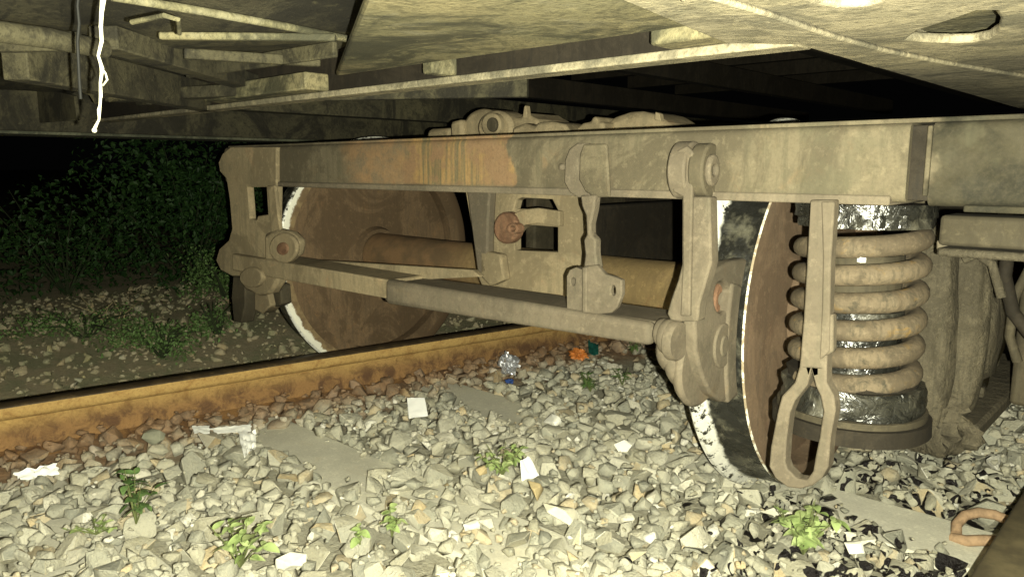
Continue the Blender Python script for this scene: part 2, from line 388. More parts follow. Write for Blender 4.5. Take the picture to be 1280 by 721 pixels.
# floor over the bogie, high up; its near-black colour has the recess's shade painted in
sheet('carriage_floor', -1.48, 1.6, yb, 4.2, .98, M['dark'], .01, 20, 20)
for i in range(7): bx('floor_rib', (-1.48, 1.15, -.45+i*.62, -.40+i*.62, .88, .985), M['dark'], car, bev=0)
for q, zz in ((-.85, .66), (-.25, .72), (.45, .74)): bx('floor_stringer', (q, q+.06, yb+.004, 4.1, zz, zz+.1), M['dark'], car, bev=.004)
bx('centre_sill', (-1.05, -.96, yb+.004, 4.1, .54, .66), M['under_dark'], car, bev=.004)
# right hand solebar with its two oval lightening holes
def oval(cx, cy_, rx, ry, rot, n=28):
    return [(cx+rx*math.cos(t)*math.cos(rot)-ry*math.sin(t)*math.sin(rot), cy_+rx*math.cos(t)*math.sin(rot)+ry*math.sin(t)*math.cos(rot)) for t in [2*math.pi*i/n for i in range(n)]]
bx('solebar_flange', (1.16, 1.28, yb+.02, 4.2, ZB+.013, ZB+.025), M['under_pale'], car, bev=.003)
bx('solebar_web', (1.20, 1.215, yb+.03, 4.2, ZB+.014, .9), M['under_dark'], car, bev=0)
h1 = [onz(*p, ZB) for p in [(1133,50),(1150,38),(1175,30),(1200,22),(1222,14),(1242,14),(1251,26),(1248,40),(1235,49),(1215,53),(1190,54),(1160,53)]]
h2 = [onz(*p, ZB) for p in [(1000,-14),(1040,-24),(1095,-26),(1112,-10),(1100,2),(1080,8),(1050,9),(1020,4)]]
bm = bmesh.new()
outl = [Vector((1.165, yb-.001, ZB)), Vector((1.10, yb-.08, ZB)), Vector((1.15, -1.2, ZB)), Vector((1.22, -1.72, ZB)), Vector((1.62, -1.5, ZB)), Vector((1.62, 3.5, ZB)), Vector((1.165, 3.5, ZB))]
prism(bm, outl, (0,0,.012), [h1, h2]); bmlink('bracket_plate', bm, M['under_pale'], car, bev=.004)
bm = bmesh.new(); prism(bm, [onz(*p, ZB-.007) for p in ((868,-6),(905,4),(960,20),(1040,47),(1110,66),(1180,80),(1250,92),(1330,104),(1330,118),(1240,108),(1160,97),(1090,84),(1020,62),(950,38),(890,18),(850,4))], (0,0,.0065)); bmlink('doubler_strip', bm, M['under_pale'], car, bev=.003)
sheet('inner_plate', 1.1, 1.7, -2.2, .2, .535, M['under'], .01, 30, 30)
# far solebar closing the left side
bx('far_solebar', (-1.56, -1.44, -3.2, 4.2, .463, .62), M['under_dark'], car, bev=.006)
bx('far_solebar_flange', (-1.62, -1.40, -3.2, 4.2, .452, .462), M['under_green'], car, bev=.002)
# clutter hanging under the left half
def Q(x, y, z=.52): return onz(x, y, z)
tb('air_pipe', [Q(140,-4,.56), Q(250,14,.56), Q(360,34,.56), Q(440,50,.56), Q(470,60,.56)], .006, M['under'], car)
tb('air_pipe', [Q(-30,36,.54), Q(60,48,.54), Q(130,62,.54)], .016, M['under_dark'], car)
def rib(px0, px1, zz, w, h, mat, name='rib'):
    a, b = onz(*px0, zz), onz(*px1, zz); d = (b-a).normalized(); n_ = Vector((-d.y, d.x, 0))*w/2
    bm = bmesh.new(); prism(bm, [a-n_, b-n_, b+n_, a+n_], (0,0,h)); return bmlink(name, bm, mat, car, bev=.003)
rib((200,50),(420,52),.545,.014,.012,M['under'])
rib((230,74),(400,84),.55,.02,.02,M['under_dark'])
rib((235,98),(420,72),.55,.012,.03,M['under_dark'])
rib((130,62),(330,118),.54,.05,.04,M['under_dark'])
rib((140,128),(420,116),.52,.05,.03,M['under_dark'])
rib((20,100),(260,140),.50,.05,.08,M['under_dark'],'longitudinal_rib')
rib((300,128),(660,122),.512,.03,.05,M['under_dark'],'longitudinal_rib')
rib((0,66),(100,64),.53,.02,.03,M['under_dark'])
tb('bent_rod', [Q(165,28,.53), Q(205,20,.53), Q(222,24,.53), Q(224,42,.53)], .0035, M['under'], car, n=8)
def hang(name, pts, Y, mat, th=.012):
    bm = bmesh.new(); prism(bm, [ony(*p, Y) for p in pts], (0, th, 0)); return bmlink(name, bm, mat, car, bev=.002)
hang('hanging_bracket', [(102,60),(150,66),(147,122),(136,128),(128,122),(118,130),(112,120),(104,118)], -1.02, M['under'])
hang('hanging_bracket', [(-10,-10),(52,-10),(50,24),(36,32),(22,26),(8,22),(-10,30)], -1.2, M['under'])
hang('hanging_bracket', [(-8,112),(10,116),(18,140),(10,150),(-8,146)], -1.0, M['under'])
hang('hanging_bracket', [(178,28),(196,34),(192,60),(180,64),(174,48)], -1.1, M['under'])
hang('hanging_bracket', [(20,118),(60,112),(92,120),(96,150),(20,156)], -.98, M['under_dark'])
# cord and cable
cp_ = [ony(x, y, -1.47) for x, y in ((131,-14),(129,0),(128,16),(125,34),(127,52),(124,70),(127,86),(125,104),(127,120),(124,138),(123,150),(119,160))]
bm = bmesh.new()
tube(bm, [p+Vector((.001*math.sin(i*2.1), .001*math.cos(i*2), 0)) for i, p in enumerate(cp_)], [q*.75 for q in (.0042,.0045,.0034,.003,.003,.0026,.003,.0024,.0024,.0022,.002,.0018)], 8)
tube(bm, [p+Vector((.0014*math.cos(i*1.9), .0014*math.sin(i*1.9), 0)) for i, p in enumerate(cp_)], .001, 6)
tube(bm, [ony(x, y, -1.47) for x, y in ((126,84),(132,92),(134,100),(129,107),(126,104))], .0012, 6)
rp = bmlink('cord', bm, M['rope'], None, smooth=60); tag(rp, 'frayed white cord dangling from the carriage at top left', 'cord')
bm = bmesh.new(); bmesh.ops.create_icosphere(bm, subdivisions=2, radius=.0032, matrix=Matrix.Translation(ony(118,163,-1.47)))
bmlink('knot', bm, M['rope'], rp, smooth=60)
cb = tb('cable', [ony(x, y, -1.46) for x, y in ((99,-14),(97,8),(99,30),(97,52),(98,74),(99,98),(101,124))], .0022, M['cable'], None, n=8)
tag(cb, 'thin black cable hanging beside the white cord', 'cable')

# ------------------------------------------------------------------ bogie
YF = -.58
bog = thing('bogie', (0, 0, -.45), 'dust caked railway bogie standing off the rails in the ballast', 'bogie')
top = lambda x: ony(x, {1:0}.get(1), YF)
zT = ony(1000, 158, YF).z; zBm = ony(1000, 249, YF).z; xL = ony(281, 200, YF).x
bm = bmesh.new(); nseg = 60; x1 = ony(1135, 200, YF).x
def beamsec(bm, xa, xb, ya, yb_, za, zb_, n):
    r = .014; prof = []
    for (c0, c1, a0) in ((ya+r, zb_-r, 90), (ya+r, za+r*.6, 180), (yb_-r, za+r, 270), (yb_-r, zb_-r, 0)):
        for t in (0, 30, 60, 90):
            a = math.radians(a0+t); prof.append((c0+r*math.cos(a), c1+r*math.sin(a)))
    rings = []
    for i in range(n+1):
        x = xa+(xb-xa)*i/n
        rings.append([bm.verts.new((x, p[0]+.0016*mnoise.noise((x*7, p[1]*20, 2)), p[1]+.0013*mnoise.noise((x*9, 4, p[0]*10)))) for p in prof])
    m = len(prof)
    for i in range(n):
        for j in range(m): bm.faces.new((rings[i][j], rings[i][(j+1) % m], rings[i+1][(j+1) % m], rings[i+1][j]))
    bm.faces.new(rings[0]); bm.faces.new(rings[-1][::-1])
beamsec(bm, xL, x1, YF, -.40, zBm+.004, zT, nseg)
head = bmlink('headstock_beam', bm, M['beam'], bog, smooth=50)
bx('bottom_flange', (xL+.02, x1-.02, YF-.006, -.392, zBm-.006, zBm+.009), M['dust'], head, bev=.003)
bx('top_flange', (xL+.02, x1+.3, YF+.004, -.392, zT-.001, zT+.006), M['beam'], head, bev=.002)
bm = bmesh.new(); beamsec(bm, x1+.03, 1.62, YF+.004, -.40, zBm, zT-.001, 12); endp = bmlink('beam_end', bm, M['beam'], bog, smooth=50)
bx('joint_groove', (x1-.002, x1+.032, YF+.013, -.41, zBm+.002, zT-.004), M['dark'], bog, bev=.002)
bx('joint_seam', (x1+.024, x1+.031, YF-.003, YF+.02, zBm+.01, zT-.006), M['beam'], bog, bev=.002)
bx('side_frame', (1.06, 1.27, -.398, 3.0, zBm-.01, zT-.002), M['dark2'], bog, bev=.005)
bx('end_flange', (x1+.08, 1.6, YF-.002, -.41, zBm-.012, zBm-.002), M['beam'], bog, bev=.002)

# middle strap and lever bracket
G = M['dust']
pb = platey('clamp_plate', [(721,179),(711,187),(706,200),(705,228),(712,241),(722,247),(737,246),(735,179)], YF-.016, .014, G, bog)
platey('clamp_plate', [(729,180),(724,193),(723,225),(731,240),(742,247),(762,246),(758,180)], YF-.022, .008, M['beam'], bog, bev=.006)
bm = bmesh.new(); bmesh.ops.create_icosphere(bm, subdivisions=2, radius=.008, matrix=Matrix.Translation(ony(703,209,YF-.012))); bmlink('bolt_head', bm, G, bog, smooth=60)
platey('hanger_link', [(725,244),(744,244),(742,262),(738,280),(738,293),(744,299),(744,317),(747,336),(729,336),(731,318),(729,300),(733,293),(732,270),(727,258)], YF-.03, .022, G, bog, bev=.004)
Yl = YF-.038
platey('bracket_cheek', [(708,390),(708,345),(712,337),(720,334),(729,338),(729,390)], Yl, .02, G, bog, holes=[ellipse((716,352),3.2,5.5,10,.6)], bev=.003)
platey('bracket_cheek', [(729,391),(729,333),(745,331),(756,343),(770,347),(777,350),(777,368),(771,384),(764,391),(745,393)], Yl-.012, .014, G, bog, holes=[ellipse((766,363),3.0,6.5,12)], bev=.003)
platey('bracket_spine', [(727,391),(727,334),(733,334),(733,391)], Yl-.016, .03, G, bog, bev=.003)

# brake beam across the track
def P(x, y, Y=YF-.02): return ony(x, y, Y)
def bar(name, a0, a1, b0, b1, Y, d, mat, rise=0, bev=.005, par=bog):
    """a bar whose front face has top edge a0-a1 and bottom edge b0-b1 in plane Y and goes back by d"""
    bm = bmesh.new(); f = [ony(*a0, Y), ony(*a1, Y), ony(*b1, Y), ony(*b0, Y)]
    prism(bm, f, (0, d, rise)); return bmlink(name, bm, mat, par, bev=bev, seg=3)
bb = bar('brake_beam', (290,317), (486,350), (290,338), (486,374), YF-.03, .12, M['dust_far'])
bar('brake_beam_sleeve', (481,349), (812,404), (481,380), (812,433), YF-.05, .03, G, bev=.012)
bar('brake_beam_channel', (481,352), (835,404), (481,376), (835,424), YF-.019, .13, G, bev=.005)
rear = platey('tension_bar', [(345,322),(591,338),(600,346),(480,352),(350,338)], YF+.09, .02, M['dust_far'], bog)

# hanger and brake head, near side
yh = YF-.035
hg = platey('brake_hanger', [(852,246),(852,330),(847,350),(839,372),(833,392),(838,402),(872,402),(874,380),(882,352),(889,328),(887,246)], yh, .03, G, bog, bev=.004)
platey('hanger_strip', [(838,200),(846,188),(858,182),(866,190),(864,300),(862,395),(850,395),(853,330),(853,246),(841,240)], yh-.008, .01, G, bog, bev=.003)
# eye on the headstock, turned about a pin that runs across the track
ec = ony(868, 213, YF-.03)
def eye(name, x0, x1_, ry, rz, mat, cyv, czv, par=bog, n=40, bev=.004, hole=None):
    bm = bmesh.new(); pts = [(x0, cyv+ry*math.cos(t), czv+rz*math.sin(t)) for t in [2*math.pi*i/n for i in range(n)]]
    hs = [[(x0, cyv+hole*math.cos(t), czv+hole*math.sin(t)) for t in [2*math.pi*i/16 for i in range(16)]]] if hole else ()
    prism(bm, pts, (x1_-x0, 0, 0), hs); return bmlink(name, bm, mat, par, bev=bev)
hx = hg.location.x
e1 = ony(848, 213, YF-.03).x
eye('pin_eye', e1-.012, e1+.024, .04, .052, G, YF-.012, ec.z)
eye('pin_eye', e1+.028, e1+.058, .036, .048, M['beam'], YF-.012, ec.z)
eye('pin_end', e1+.056, e1+.068, .02, .028, G, YF-.02, ec.z, hole=.009)
# brake head profiles: outlines in the plane of the wheel, thick across the track
def yzplate(name, pts, x0, x1_, mat, par=bog, bev=.006, holes=()):
    bm = bmesh.new(); prism(bm, [(x0, p[0], p[1]) for p in pts], (x1_-x0, 0, 0), [[(x0, p[0], p[1]) for p in h] for h in holes]); return bmlink(name, bm, mat, par, bev=bev, seg=3)
def arc(r, a0, a1, n, c=(0,0)): return [(c[0]+r*math.cos(math.radians(a0+(a1-a0)*i/n)), c[1]+r*math.sin(math.radians(a0+(a1-a0)*i/n))) for i in range(n+1)]
R = .43; FL = .458
shoe = arc(R+.006, 166, 196, 14)+arc(R+.05, 196, 166, 14)
yzplate('brake_shoe', shoe, .835, .918, G)
X1_ = .912
side = [onx(*p, X1_) for p in [(869,402),(872,380),(880,358),(893,339),(910,328),(930,323),(941,326),(938,360),(935,400),(931,440),(930,486),(918,499),(902,503),(888,492),(878,470),(870,440)]]
yzplate('brake_head', [(p.y, p.z) for p in side], X1_-.028, X1_, G, bev=.006, holes=[[(lambda q: (q.y, q.z))(onx(*e, X1_)) for e in ellipse((903,372),10,20,18)]])
def bell(name, x0, x1_, yc, zc, r_, rnd, n=48):
    bm = bmesh.new(); lathe_x(bm, [(x0, r_*.6), (x0+rnd*.3, r_-rnd*.5), (x0+rnd, r_), (x1_-rnd*.4, r_), (x1_, r_-rnd*.4)], n, (yc, zc)); return bmlink(name, bm, G, bog, smooth=45)
bell('brake_head_body', .866, .892, -.528, -.045, .082, .014)
bell('brake_head_body', .850, .880, -.552, -.022, .063, .012)
bell('brake_head_body', .836, .868, -.572, -.004, .050, .012)
hc = onx(904, 432, .915)
eye('pin_boss', .90, .917, .036, .045, G, hc.y, hc.z, bev=.003)
eye('pin_end', .912, .920, .016, .022, G, hc.y, hc.z)
hc2 = onx(904, 374, .90)
eye('rusty_pin', .872, .897, .026, .034, M['rust_hub'], hc2.y, hc2.z, hole=.012)
c3 = ony(822, 418, YF-.06)
for i, (dx, r_) in enumerate(((0,.026),(.012,.033),(.026,.038))):
    bm = bmesh.new(); lathe_x(bm, [(c3.x-.012+dx, r_*.9), (c3.x-.009+dx, r_), (c3.x+.003+dx, r_), (c3.x+.008+dx, r_*.92)], 32, (YF-.035, c3.z-.006*i)); bmlink('collar', bm, G, bog, smooth=50)

# far end bracket and brake gear
F = M['dust_far']
platey('end_bracket', [(288,184),(278,192),(273,203),(275,215),(283,224),(287,250),(290,286),(286,300),(274,311),(270,325),(276,338),(290,345),(318,345),(343,335),(345,232),(345,184)], YF-.012, .025, F, bog, holes=[[(309,234),(333,234),(335,268),(322,270),(321,275),(312,274)]])
platey('hanger_bar', [(334,232),(343,232),(347,268),(352,300),(340,300),(337,262)], YF-.024, .012, F, bog)
platey('brake_head', [(330,292),(345,286),(362,290),(372,300),(370,318),(358,328),(330,328)], YF-.03, .035, F, bog, bev=.012)
platey('pin_boss', ellipse((353,310),17,19,24), YF-.042, .016, F, bog, bev=.006)
platey('pin_end', ellipse((352,311),7,8,16), YF-.048, .01, M['rust_hub'], bog, bev=.004)
platey('brake_shoe', [(300,335),(350,338),(346,352),(338,366),(322,370),(306,362),(298,348)], YF-.025, .04, F, bog, bev=.01)
platey('pin_boss', ellipse((313,347),14,13,20), YF-.042, .02, F, bog, bev=.005)
platey('foot_lug', [(291,345),(306,350),(306,384),(301,404),(292,402),(289,372)], YF, .05, M['dark2'], bog, bev=.005)
platey('foot_lug', [(318,362),(334,364),(338,382),(328,392),(318,388)], YF+.02, .05, F, bog, bev=.005)
platey('foot_lug', [(341,352),(350,356),(352,380),(344,384),(338,372)], YF+.04, .04, M['dark2'], bog, bev=.005)

# central lever support between headstock and axle
Yc = -.30
sup = platey('lever_support', [(581,236),(592,300),(597,345),(612,380),(735,420),(735,240)], Yc, .03, M['dust_far'], bog,
    holes=[[(643,313),(643,296),(650,286),(660,281),(697,284),(697,315)], [(642,262),(645,250),(652,247),(690,249),(697,263),(697,267),(655,261)]])
platey('arch_strip', [(636,270),(652,262),(672,260),(699,264),(699,283),(672,279),(656,281),(645,290),(638,284)], Yc-.02, .02, M['dust_far'], bog)
platey('support_column', [(583,238),(612,238),(610,270),(608,340),(597,345),(591,300)], Yc-.03, .03, M['dust'], bog, bev=.006)
platey('rusty_boss', ellipse((631,285),15,20,24), Yc-.035, .035, M['rust_hub'], bog, bev=.007)
platey('boss_eye', ellipse((640,286),7,7,16), Yc-.055, .03, M['rust_hub'], bog, holes=[ellipse((640,286),3.6,3.6,10)])
platey('lug', [(600,313),(625,318),(630,350),(612,358),(600,345)], Yc-.03, .03, M['dust_far'], bog, bev=.006)

# wheelset
ws = bog
bm = bmesh.new(); lathe_x(bm, [(-.82,.085),(-.4,.08),(.4,.08),(.82,.085)], 40); bmlink('axle', bm, M['axle'], bog, smooth=50)
def wheel(sgn, far):
    X = lambda q: sgn*q
    bm = bmesh.new()
    lathe_x(bm, [(X(.850),.375),(X(.846),.11),(X(.82),.10),(X(.82),.086),(X(.95),.086),(X(.95),.12),(X(.886),.125),(X(.874),.375)], 96, closed=True)
    w = bmlink('wheel', bm, M['disc'] if far else M['disc_near'], bog, smooth=40)
    prof = [(.806,.372),(.800,.412) if far else (.800,.378),(.800,.444),(.804,.452),(.811,FL),(.820,.4565),(.828,.447),(.833,.437),(.842,.4335),(.90,R),(.9235,R-.0012),(.927,R-.0045),(.927,.378),(.918,.372)]
    bm = bmesh.new(); lathe_x(bm, [(X(a), r) for a, r in prof], 128, closed=True)
    bmesh.ops.recalc_face_normals(bm, faces=bm.faces[:])
    for f in bm.faces:
        c = f.calc_center_median(); r = math.hypot(c.y, c.z); ax = abs(c.x)
        f.material_index = 0
        if r < .3785: f.material_index = 3; continue
        if far and ax < .81 and r < .42: f.material_index = 3
        elif far and ax < .803: f.material_index = 1
        elif not far and ax < .803: f.material_index = 1
        elif ax > .9236 and r > R-.006: f.material_index = 2
        elif ax > .915: f.material_index = 3
    return w, bmlink('tyre', bm, [M['tread'], M['chip_rim'] if far else M['disc_near'], M['chip_edge'], M['disc_near'] if not far else M['disc']], w, smooth=35)
wheel(1, False); wheel(-1, True)

# safety strap in front of the spring
Ys = YF-.03
outer = [(1013,250),(1008,330),(1004,400),(999,458),(993,478),(977,495),(972,513),(963,559),(961,583),(969,598),(984,609),(1000,611),(1015,607),(1027,598),(1035,583),(1038,546),(1044,513),(1042,495),(1033,478),(1033,461),(1035,400),(1037,330),(1042,250)]
inner = [(1014,465),(1019,482),(1025,495),(1029,513),(1024,546),(1019,571),(1016,589),(1008,600),(996,598),(984,586),(981,577),(983,546),(987,516),(993,501),(1009,481)]
st = platey('safety_strap', outer, Ys, .028, G, bog, holes=[inner], bev=.003)
platey('strap_rib', [(1026,252),(1043,252),(1038,330),(1036,440),(1024,450),(1027,380),(1028,320)], Ys-.008, .009, G, bog, bev=.003)
platey('strap_rib', [(1030,395),(1041,392),(1041,440),(1030,446)], Ys-.004, .02, G, bog, bev=.004)
# oily top seat, spring, lower seat
sc = Vector((1.150, -.456, 0)); RS = .094; RW = .0182
z0 = ony(1100, 489, -.565).z; z1 = ony(1100, 311, -.565).z
def helix(z0, z1, turns, c, ph=0, r=RS, w=RW):
    n = int(turns*36); pts = []
    for i in range(n+1):
        t = i/n; a = ph+2*math.pi*turns*t; pts.append((c.x+r*math.cos(a), c.y+r*math.sin(a), z0+(z1-z0)*t))
    bm = bmesh.new(); tube(bm, pts, w, 14); return bm
sp_ = bmlink('coil_spring', helix(z0-.012, z1+.012, 5.45, sc, -2.3), M['spring'], bog, smooth=60)
def cylz(name, c, r, za, zb_, mat, par=bog, n=48, amp=0., bev=0, rows=4):
    bm = bmesh.new(); rings = []
    for j in range(rows+1):
        z = za+(zb_-za)*j/rows
        rings.append([bm.verts.new((c.x+(r+amp*mnoise.fractal((math.cos(t)*3, math.sin(t)*3, z*30), 1, 2, 3))*math.cos(t), c.y+(r+amp*mnoise.fractal((math.cos(t)*3, math.sin(t)*3, z*30), 1, 2, 3))*math.sin(t), z)) for t in [2*math.pi*i/n for i in range(n)]])
    for j in range(rows):
        for i in range(n): bm.faces.new((rings[j][i], rings[j][(i+1) % n], rings[j+1][(i+1) % n], rings[j+1][i]))
    bm.faces.new(rings[0][::-1]); bm.faces.new(rings[-1]); return bmlink(name, bm, mat, par, smooth=50, bev=bev)
zs1 = ony(1100, 289, -.565).z
us = cylz('upper_spring_seat', sc, .107, zs1, zBm-.014, M['oil'], n=72, amp=.01, rows=8)
cylz('seat_ring', sc, .113, zBm-.03, zBm-.008, M['oil'], amp=.004)
for a in (-100, -78, -60, -38):
    b_ = sc+Vector((.108*math.cos(math.radians(a)), .108*math.sin(math.radians(a)), 0)); cylz('grease_nut', b_, .011, zs1+.004, zs1+.024, M['oil'], us, n=6, rows=1)
cylz('damper_tube', sc, .068, z0-.06, z1-.02, M['dark2'], n=40, amp=.004, rows=10)
cylz('damper_sleeve', sc, .075, z0-.08, z0+.115, M['oil'], n=40, amp=.005, rows=10)
cylz('white_label_clip', Vector((ony(1076,322,-.55).x, -.546, 0)), .007, ony(1076,328,-.55).z, ony(1076,316,-.55).z, M['plastic'], n=4, rows=1)
zl = ony(1100, 500, -.57).z; zl2 = ony(1100, 545, -.57).z; zl3 = ony(1100, 566, -.57).z
cylz('lower_spring_seat', sc, .118, zl2+.004, zl, M['oil'], n=72, amp=.008, rows=8)
cylz('seat_dish', sc, .108, zl, zl+.016, M['dark'], n=48, amp=.006)
cylz('seat_flange', sc, .132, zl3, zl2, M['dark'], n=64, amp=.002, rows=2)
cylz('seat_rim', sc, .125, zl2+.001, zl2+.012, M['dark2'], n=64, amp=.001, rows=1)
# axlebox caked in dust, with torn cover hanging on it
def lump(name, c, s, mat, amp, fr, par=bog, sub=5, seed=0, power=1.):
    bm = bmesh.new(); bmesh.ops.create_icosphere(bm, subdivisions=sub, radius=1)
    for v in bm.verts:
        d = v.co.copy(); m_ = max(abs(d.x), abs(d.y), abs(d.z)); d = d.lerp(d/m_, power)
        nn = mnoise.fractal((d.x*fr+seed, d.y*fr, d.z*fr*.5), 1, 2, 4)*amp
        v.co = Vector((c[0]+s[0]*d.x*(1+nn/s[0]*.3), c[1]+s[1]*d.y*(1+nn), c[2]+s[2]*d.z*(1+nn)))
        v.co += Vector((1, -1, 0))*amp*.12*mnoise.noise((v.co.x*38+seed, v.co.y*38, v.co.z*14))
    return bmlink(name, bm, mat, par, smooth=70)
bm = bmesh.new(); prof = [(1.03,.10),(1.04,.135),(1.20,.145),(1.225,.14),(1.23,.155),(1.262,.157),(1.268,.148),(1.275,.10),(1.29,.09),(1.295,.04)]
lathe_x(bm, prof, 72, (-.03, .0))
for v in bm.verts:
    nn = mnoise.fractal((v.co.x*9, v.co.y*9, v.co.z*4), 1, 2, 4); v.co += Vector((.4*nn, v.co.y+.03, v.co.z)).normalized()*nn*.010
bmlink('axlebox', bm, M['cake'], bog, smooth=60)
for a in range(0, 360, 60):
    bm = bmesh.new(); t_ = math.radians(a+20); lathe_x(bm, [(1.262,.012),(1.282,.012),(1.284,.008)], 6, (-.03+.125*math.cos(t_), .125*math.sin(t_))); bmlink('cover_bolt', bm, M['cake'], bog)
def slab(name, x0, x1, y0, y1, z0, z1, mat, amp, seed):
    bm = bmesh.new(); box(bm, x0, x1, y0, y1, z0, z1); bmesh.ops.subdivide_edges(bm, edges=bm.edges[:], cuts=14, use_grid_fill=True)
    c = Vector(((x0+x1)/2, (y0+y1)/2, (z0+z1)/2))
    for v in bm.verts:
        d = v.co-c; nn = mnoise.fractal((v.co.x*16+seed, v.co.y*16, v.co.z*6), 1, 2, 4); v.co += d.normalized()*nn*amp
    return bmlink(name, bm, mat, bog, smooth=60)
lump('horn_guide', (1.20, -.185, .005), (.056, .068, .225), M['cake'], .02, 1.3, seed=3, power=.3)
lump('horn_cheek', (1.252, -.14, .02), (.045, .06, .185), M['cake'], .025, 1.5, seed=8, power=.3)
lump('caked_dust', (1.225, -.19, -.17), (.05, .05, .06), M['cake'], .2, 2, sub=4, seed=5, power=.2)
bar('tie_bar', (1170,300), (1232,301), (1170,315), (1232,317), -.46, .03, M['dust'], bev=.004)
bar('tie_bar', (1225,303), (1248,306), (1225,319), (1248,320), -.44, .04, M['cake'], bev=.006)
bx('axlebox_wing', (1.03, 1.30, -.16, .58, -.2, -.165), M['cake'], bog, bev=.008)
bx('guard_plate', (ony(1176,260,-.50).x, 1.62, -.50, -.42, zBm-.070, zBm-.022), M['dark2'], bog, bev=.006)
bx('guard_rail', (ony(1176,280,-.50).x, 1.62, -.51, -.44, zBm-.086, zBm-.073), M['cake'], bog, bev=.004)
tb('breather_hose', [ony(x, y, -.25) for x, y in ((1205,325),(1222,318),(1240,330),(1246,350),(1252,372))], .008, M['cake'], bog)
bx('guard_stay', (1.31, 1.62, .06, .10, -.17, .26), M['dark2'], bog, bev=.01)
bx('guard_stay', (1.42, 1.62, -.2, .05, .04, .09), M['dark'], bog, bev=.01)
tb('hose', [ony(x, y, -.15) for x, y in ((1256,262),(1262,300),(1256,345),(1266,390),(1290,420))], .012, M['dark'], bog)
tb('hose', [ony(x, y, -.1) for x, y in ((1290,330),(1268,372),(1262,420),(1272,452))], .009, M['dark2'], bog)
# things on top of the frame, seen over the headstock
Yt = -.12
def topy(name, pts, d=.16, m=F, dy=0, bev=.012): return platey(name, pts, Yt+dy, d, m, bog, bev=bev)
topy('frame_lug', [(533,190),(533,164),(538,161),(562,160),(562,190)])
topy('frame_lug', [(562,190),(562,152),(576,149),(580,190)], dy=-.02)
lz = ony(604, 158, Yt)
for q, r_ in ((0, 24), (26, 22)):
    topy('brake_cylinder', ellipse((602+q*.6, 160), r_, r_, 28), .14-.05*(q > 0), dy=-.03*(q > 0))
topy('cylinder_cap', ellipse((613, 156), 12, 15, 22), .03, M['dust_far'], -.055, .006)
topy('cylinder_port', ellipse((614, 156), 6, 9, 16), .02, M['dark2'], -.066, .003)
topy('cylinder_block', [(628,190),(628,143),(636,141),(638,148),(650,147),(655,140),(664,146),(672,150),(676,190)], dy=-.01)
topy('cylinder_stud', [(653,148),(655,133),(657,132),(659,148)], .02, F, -.02, .002)
topy('pipe_union', [(640,190),(640,160),(656,154),(668,158),(672,153),(690,152),(706,156),(714,168),(714,190)], .12, M['dust_far'], -.05)
topy('frame_lug', [(710,190),(712,166),(728,154),(738,152),(740,146),(745,146),(747,153),(754,153),(756,190)], .12)
topy('pipe_elbow', [(750,190),(750,158),(766,146),(784,140),(800,139),(816,143),(826,149),(838,157),(842,190)], .18, M['dust_far'], .05, .018)
topy('cylinder_stud', [(818,150),(819,140),(824,142),(826,152)], .02, F, .03, .002)
# the frame beyond: transom, bolster and next wheelset in the dark
bx('transom', (-1.1, 1.1, .92, 1.15, .12, .38), M['dark'], bog, bev=.01)  # near-black colour stands in for the unlit depth behind the axle
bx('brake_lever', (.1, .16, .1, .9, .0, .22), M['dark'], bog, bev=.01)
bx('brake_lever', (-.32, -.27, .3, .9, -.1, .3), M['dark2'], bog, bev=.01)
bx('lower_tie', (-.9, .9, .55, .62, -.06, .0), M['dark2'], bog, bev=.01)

# ------------------------------------------------------------------ ground, rails, sleepers
gm = bmesh.new(); 
def gz(x, y):
    d = (Vector((x, y))-RA).dot(RN)
    z = -.475 + .012*mnoise.noise((x*2.2, y*2.2, 0))
    if d < -.1: z += min(.11, (-d-.1)*.09)
    if d > 0: z += .045*math.exp(-(d/.13)**2)                     # ground climbs a little outside the track
    return z
xs_ = np.concatenate([[-300,-60,-20,-10], np.arange(-6, 3.01, .075), [6,12,40,300]]); ys_ = np.concatenate([[-300,-60,-12,-5], np.arange(-3, 5.01, .075), [8,20,60,300]])
gv = [[gm.verts.new((x, y, gz(x, y))) for x in xs_] for y in ys_]
for j in range(len(ys_)-1):
    for i in range(len(xs_)-1): gm.faces.new((gv[j][i], gv[j][i+1], gv[j+1][i+1], gv[j+1][i]))
tag(bmlink('ground', gm, M['ground'], None, smooth=80), kind='structure')

def rail(name, a, d, l0, l1, zt_, mats, label):
    n_ = Vector((d.y, -d.x)); prof = [(-.035,-.006),(-.029,0),(.029,0),(.035,-.006),(.035,-.028),(.031,-.038),(.011,-.046),(.009,-.06),(.009,-.115),(.014,-.13),(.072,-.145),(.072,-.156),(-.072,-.156),(-.072,-.145),(-.014,-.13),(-.009,-.115),(-.009,-.06),(-.011,-.046),(-.031,-.038),(-.035,-.028)]
    bm = bmesh.new(); rings = []; N = 60
    for i in range(N+1):
        p = a+d*(l0+(l1-l0)*i/N); rings.append([bm.verts.new((p.x+n_.x*q, p.y+n_.y*q, zt_+w)) for q, w in prof])
    m = len(prof)
    for i in range(N):
        for j in range(m):
            f = bm.faces.new((rings[i][j], rings[i][(j+1) % m], rings[i+1][(j+1) % m], rings[i+1][j])); f.material_index = 1 if j in (0, 1, 2) else 0
    bm.faces.new(rings[0]); bm.faces.new(rings[-1][::-1])
    return tag(bmlink(name, bm, mats, None, smooth=50), label, 'rail')
rail('rail', RA, RD, -3, 9, -.300, [M['rail'], M['railtop']], 'rusty orange rail running from the left edge to behind the brake beam')
rail('rail', Vector((1.408, 0)), Vector((0, 1)), -3, 9, -.300, [M['railtop_near'], M['railtop_near']], 'near rail with brown dusty head in the bottom right corner')
